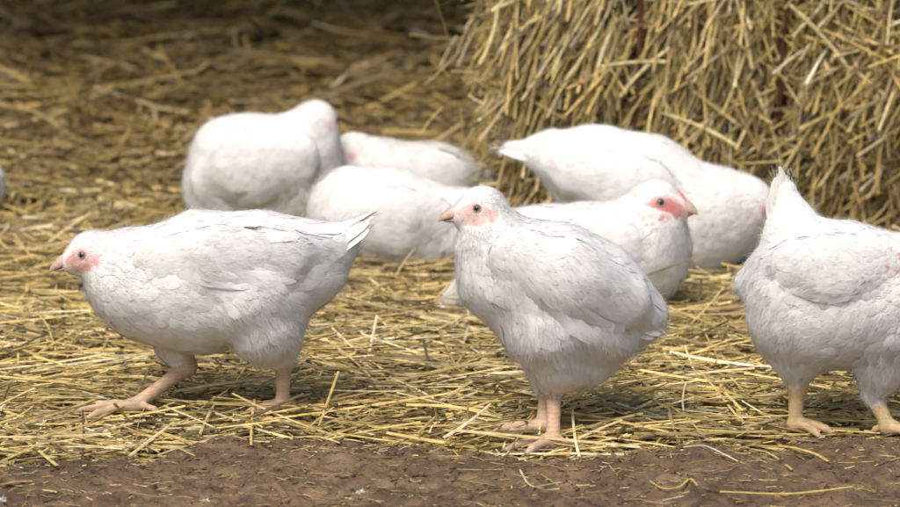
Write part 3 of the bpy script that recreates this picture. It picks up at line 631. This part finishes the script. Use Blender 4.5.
# --- upright hen, front centre
chicken('white chicken standing upright in the front middle, head raised, looking left', 6.86, [
    ('neck', 485, 212, -.01, 21, 491, 237, -.008, 29, .025), ('neck', 491, 237, -.008, 29, 511, 266, 0, 47, .025),
    ('body', 508, 274, -.005, 50, 553, 290, 0, 64, .035), ('body', 553, 290, 0, 64, 600, 300, .01, 50, .035),
    ('body', 560, 310, 0, 54, 585, 335, .01, 44, .03), ('body', 600, 300, .01, 48, 643, 318, .015, 23, .03),
    ('thigh', 590, 330, -.01, 46, 580, 352, -.01, 32, .02), ('thigh', 548, 335, -.035, 40, 557, 363, -.025, 29, .02), ('thigh', 557, 363, -.025, 28, 554, 383, -.012, 13, .012),
    ('thigh', 560, 335, .04, 34, 548, 368, .035, 22, .02), ('thigh', 548, 368, .035, 20, 547, 386, .03, 11, .012)],
    (483, 208, -.01, 21, 437, 219, -.02),
    feet=[(553, 447, (554, 388), -.012, .0125, .0098, math.radians(190), .62, 1.05), (543, 433, (547, 388), .03, .0125, .0105, math.radians(170), .5, 1.1)],
    wings=[[(520, 258, -.068, 30), (570, 278, -.084, 36), (620, 298, -.056, 28), (652, 320, -.018, 10)], [(520, 256, .065, 28), (570, 274, .084, 34), (620, 294, .060, 26), (650, 318, .03, 10)]],
    tail=((628, 308, .0), (666, 333, .0), .7, 8), face=(.68, .50, .44), red=.18, legc=LEG_PINK, seed=2, detail=1.15, stains=[(534, 329, 1.8)])
# --- front right, facing right, head cut by the frame
chicken('white chicken at the right edge with tail held up, face cut off by the frame', 6.88, [
    ('neck', 903, 262, -.042, 23, 895, 282, -.02, 42, .03), ('neck', 895, 282, -.02, 42, 878, 296, -.01, 54, .03),
    ('body', 885, 302, -.01, 58, 840, 294, 0, 68, .035), ('body', 840, 294, 0, 68, 808, 290, .01, 58, .035),
    ('body', 808, 296, .01, 56, 800, 325, .01, 48, .03), ('body', 808, 270, .01, 46, 792, 232, .015, 24, .03),
    ('body', 792, 232, .015, 22, 785, 190, .018, 10, .02), ('body', 785, 262, .04, 26, 748, 282, .05, 13, .03),
    ('thigh', 800, 328, .0, 42, 797, 358, .0, 22, .02), ('thigh', 797, 358, 0, 20, 797, 374, 0, 12, .012), ('leg', 797, 374, 0, 11.5, 797, 388, 0, 9, .01),
    ('thigh', 890, 335, -.02, 38, 882, 362, -.02, 27, .02), ('thigh', 882, 362, -.02, 27, 873, 394, -.02, 12, .012)],
    (902, 257, -.045, 21, 946, 268, -.07),
    feet=[(795, 430, (797, 384), 0, .0125, .0105, math.radians(-20), .5, .9), (889, 434, (873, 396), -.02, .0125, .0105, math.radians(-15), .5, 1.)],
    wings=[[(880, 266, -.070, 30), (838, 272, -.080, 38), (798, 266, -.052, 26), (772, 262, -.02, 12)], [(870, 270, .075, 30), (830, 275, .090, 34), (790, 270, .075, 24), (760, 276, .06, 12)]],
    tail=((790, 222, .012), (783, 171, .02), .34, 7), red=.7, face=(.66, .44, .38), legc=LEG_YEL, seed=3, detail=1.15)
# --- sitting hen looking right, behind the middle one
chicken('white chicken with a red face sitting behind the upright middle one, looking right', 7.82, [
    ('neck', 655, 206, -.01, 25, 645, 232, -.005, 38, .03), ('neck', 645, 232, -.005, 38, 636, 252, 0, 46, .03),
    ('body', 637, 258, 0, 50, 585, 264, 0, 57, .035), ('body', 585, 264, 0, 57, 535, 264, 0, 52, .035),
    ('body', 535, 264, 0, 52, 490, 284, 0, 30, .035), ('body', 490, 284, 0, 28, 455, 302, 0, 12, .03)],
    (656, 203, -.01, 22.5, 699, 212, -.03),
    wings=[[(615, 250, -.076, 28), (570, 254, -.088, 32), (515, 262, -.060, 24), (465, 290, -.02, 8)], [(615, 250, .070, 28), (570, 254, .082, 32), (515, 262, .060, 24), (465, 290, .02, 8)]],
    tail=((480, 288, 0), (431, 310, 0), .4, 6), face=(.56, .25, .22), red=.9, seed=4)
# --- feeding hen against the bale
chicken('white chicken leaning forward to peck against the bale, tail to the left, head low', 8.14, [
    ('neck', 748, 206, -.005, 25, 722, 213, 0, 41, .04), ('neck', 722, 213, 0, 41, 695, 218, 0, 54, .04),
    ('body', 692, 226, 0, 55, 640, 190, 0, 52, .035), ('body', 640, 190, 0, 52, 590, 170, 0, 42, .035),
    ('body', 590, 170, 0, 42, 550, 153, 0, 19, .03), ('body', 550, 153, 0, 18, 510, 149, 0, 7, .02),
    ('thigh', 622, 222, -.035, 34, 600, 240, -.035, 20, .02), ('thigh', 622, 222, .035, 34, 600, 240, .035, 20, .02)],
    (753, 206, -.008, 20.5, 784, 234, -.004),
    feet=[(612, 292, (600, 245), -.035, .012, .010, 0, .5, .9), (612, 279, (600, 245), .035, .012, .010, 0, .5, .9)],
    wings=[[(672, 204, -.072, 24), (640, 193, -.084, 34), (585, 172, -.06, 26), (532, 156, -.02, 9)], [(672, 204, .070, 24), (640, 188, .080, 34), (590, 165, .06, 24), (545, 153, .02, 8)]],
    tail=((562, 157, 0), (494, 148, -.005), .32, 6), face=(.68, .44, .40), red=.5, seed=5)
# --- resting hens at the back left
chicken('white chicken resting at back left with its head turned away to the right', 8.55, [
    ('neck', 314, 127, .0, 22, 300, 150, 0, 38, .03), ('neck', 300, 150, 0, 38, 290, 170, 0, 48, .03),
    ('body', 290, 180, 0, 50, 245, 172, 0, 52, .035), ('body', 245, 172, 0, 52, 232, 192, 0, 46, .035), ('body', 285, 195, 0, 48, 245, 200, 0, 46, .03),
    ('body', 235, 160, 0, 38, 222, 142, 0, 16, .03)],
    (316, 121, .0, 19.5, 338, 131, .045),
    wings=[[(290, 160, -.080, 30), (250, 168, -.092, 36), (215, 180, -.062, 22), (200, 190, -.03, 12)], [(290, 160, .080, 30), (250, 168, .09, 36), (215, 175, .062, 22), (200, 185, .03, 12)]],
    tail=((238, 143, 0), (213, 121, 0), .6, 6), face=(.74, .64, .60), red=.0, seed=6, detail=.9, stains=[(249, 190, 2.6), (297, 199, 3)])
chicken('white chicken lying in the straw below the one resting at back left, head hidden', 8.22, [
    ('neck', 476, 216, 0, 22, 462, 224, 0, 30, .03), ('neck', 462, 224, 0, 30, 448, 230, 0, 38, .03),
    ('body', 445, 232, 0, 42, 405, 228, 0, 48, .035), ('body', 405, 228, 0, 48, 362, 224, 0, 46, .035), ('body', 362, 224, 0, 44, 340, 215, .01, 26, .035), ('body', 376, 210, 0, 43, 352, 199, 0, 33, .03)],
    (480, 214, 0, 18.5, 505, 228, .03),
    wings=[[(430, 222, -.060, 26), (395, 220, -.078, 32), (355, 220, -.06, 22), (330, 218, -.03, 10)], [(430, 222, .060, 26), (395, 220, .075, 32), (355, 215, .055, 20), (330, 212, .02, 10)]],
    tail=((348, 212, .01), (318, 200, .01), .5, 5), red=.3, seed=7, detail=.9, stains=[(422, 222, 2.6)])
chicken('white chicken sitting low at the back left of the bale, pale ear beside its neighbour', 8.62, [
    ('neck', 356, 153, 0, 19, 375, 170, 0, 28, .03), ('neck', 375, 170, 0, 28, 392, 182, 0, 36, .03),
    ('body', 395, 186, 0, 38, 440, 187, 0, 38, .035), ('body', 440, 187, 0, 38, 475, 190, 0, 24, .035), ('body', 420, 200, 0, 36, 450, 200, 0, 32, .03)],
    (353, 151, 0, 17, 330, 163, .01),
    wings=[[(405, 176, -.055, 24), (440, 180, -.068, 28), (475, 184, -.042, 18), (495, 190, -.01, 8)], [(405, 176, .055, 24), (440, 178, .068, 28), (475, 182, .042, 18), (495, 190, .01, 8)]],
    tail=((478, 188, 0), (508, 188, 0), .4, 5), face=(.75, .64, .60), red=.0, seed=8, detail=.9)
chicken('white chicken almost wholly beyond the left edge, a sliver of its tail showing', 8.75, [
    ('neck', -118, 160, 0, 20, -100, 178, 0, 30, .03), ('neck', -100, 178, 0, 30, -85, 190, 0, 38, .03),
    ('body', -80, 192, 0, 40, -45, 190, 0, 42, .035), ('body', -45, 190, 0, 42, -15, 184, 0, 18, .035)],
    (-120, 156, 0, 17, -145, 166, .0), 
    wings=[[(-70, 180, -.060, 24), (-45, 182, -.072, 28), (-20, 184, -.042, 14), (-8, 184, -.01, 8)]],
    tail=((-25, 184, 0), (3, 181, 0), .4, 5), red=.4, seed=9, detail=.5)

# ------------------------------------------------------------------ single stems and bits lying on the mud
def stem(label, pts, w_, color, name='straw', group='loose stems on the mud', z=.0065, lifts=None, flat=.5):
    pp = []
    for i, (a, b) in enumerate(pts):
        g = PG(a, b, .02); on_mud = g[1] < edge_y(np.array([g[0]]))[0]
        g[2] = max(mud_h(g[:1], g[1:2])[0] if on_mud else -1, straw_h(g[:1], g[1:2])[0]+.008 if not on_mud else -1) + z + (lifts[i] if lifts else 0); pp.append(g)
    pp = np.array(pp); s = np.linspace(0, len(pp)-1, max(6, len(pp)*4)); Q = np.stack([np.interp(s, np.arange(len(pp)), pp[:, k]) for k in range(3)], -1)
    for _ in range(2): Q[1:-1] = (Q[:-2]+2*Q[1:-1]+Q[2:])/4
    v, f_ = tube(Q, w_/2*(1+rng.normal(0, .12, len(Q))), 6, flat=.5); o = Q.mean(0); c = np.array(color)*(1+rng.normal(0, .08, (len(v), 1)))
    return tag(mesh_obj(name, v, f_, M_STRAW, col=np.clip(c, 0, .9), loc=o), label, 'straw', group)
stem('thick pale straw stem lying below the feet of the middle chicken', [(415, 442), (470, 449), (530, 458), (576, 466)], .006, (.70, .60, .40))
stem('upright split straw sticking up beside the toes of the middle chicken', [(538, 456), (539, 448), (540, 447)], .004, (.74, .60, .26), lifts=[0, .008, .022])
stem('bent golden stem on mud under the right edge chicken, longer upper one of two', [(757, 450), (790, 458), (815, 463), (829, 473)], .0055, (.62, .42, .12))
stem('golden stem on mud under the right edge chicken, shorter lower one of two', [(752, 452), (770, 462), (793, 477)], .0048, (.60, .42, .14))
stem('thin whitish straw on bare mud at right of centre', [(683, 463), (705, 465), (738, 472)], .0032, (.62, .54, .42))
stem('curled golden straw loop lying on the mud below the middle', [(650, 489), (662, 499), (680, 498), (690, 494), (698, 504)], .0035, (.55, .40, .12))
stem('long straight yellow stem at the bottom edge on the right', [(720, 507), (790, 504), (852, 500)], .0045, (.66, .48, .14))
stem('crooked pale stalk on mud left of the curled loop', [(520, 474), (528, 488), (545, 497), (560, 500)], .0035, (.62, .52, .30))
stem('short stub straw crossing the crooked pale stalk', [(532, 501), (545, 494), (562, 488)], .003, (.60, .50, .30))
stem('short yellow stem at the crest of the mud under the striding chicken', [(292, 437), (320, 441), (340, 445)], .005, (.62, .48, .22))
stem('long yellow straw slanting down to the right at far left', [(0, 432), (25, 452), (58, 474)], .006, (.66, .50, .18), lifts=[.01, .01, 0])
stem('long dull straw lying along the mud edge at left', [(60, 462), (110, 456), (170, 449), (235, 446)], .0065, (.52, .42, .20))
stem('long golden straw running past the rear foot of the striding chicken', [(150, 432), (230, 428), (300, 410), (400, 388), (430, 384)], .0055, (.62, .48, .20), lifts=[.0, .006, .01, .01, .0])
stem('thin brown stalk standing in the straw at far left', [(82, 466), (84, 450), (83, 430)], .0028, (.16, .08, .04), lifts=[0, .01, .02])
stem('faint brown stem at the bottom left corner on mud', [(0, 487), (15, 484), (32, 482)], .005, (.50, .36, .14))
def lump(label, px, py, r, name, mat, cat, col=None, sq=(1, .8, .7), z=0.):
    g = PG(px, py, .02); gx_, gy_ = g[:1], g[1:2]; g[2] = max(mud_h(gx_, gy_)[0], straw_h(gx_, gy_)[0]+.008 if g[1] > edge_y(gx_)[0] else -1) + r*.35 + z
    v, f_ = ellipsoid(g, np.eye(3), np.array(sq)*r, 14, 9); v = v + noise3(v*90, 3)[:, None]*r*.5 + noise3(v*220, 3)[:, None]*r*.3
    return tag(mesh_obj(name, v, f_, mat, loc=g, col=None if col is None else np.tile(col, (len(v), 1))), label, cat)
lump('small dark round clod lying in straw under the striding chicken', 222, 434, .0085, 'clod', M_STONE, 'clod')
lump('small dark clod in the straw under the right edge chicken', 852, 384, .008, 'clod', M_STONE, 'clod', sq=(2.2, 1, .6))
def down(label, px, py, r):
    g = PG(px, py, .02); g[2] = max(mud_h(g[:1], g[1:2])[0], straw_h(g[:1], g[1:2])[0]+.012 if g[1] > edge_y(g[:1])[0] else -1)+.002
    n = 90; d = unit(rng.normal(0, 1, (n, 3))*[1, 1, .5]+[0, 0, .4]); s = unit(np.cross(d, rng.normal(0, 1, (n, 3))))*.0007
    L = rng.uniform(.4, 1.1, n)[:, None]*r; V = np.stack([g-s, g+s, g+d*L+s*.6, g+d*L-s*.6], 1).reshape(-1, 3)
    return tag(mesh_obj('down_feather', V, np.arange(n*4).reshape(-1, 4), M_FEATHER, col=np.tile(WHITE, (n*4, 1)), loc=g), label, 'feather', 'white down feathers on the ground')
down('tuft of white down on the mud at the bottom, left of the middle', 361, 491, .007)
down('tuft of white down at the bottom left corner of the mud', 2, 499, .008)
down('small white down tuft at the bottom edge below the striding chicken', 206, 505, .006)
down('white down tuft on the straw between the legs of the right edge chicken', 836, 382, .010)
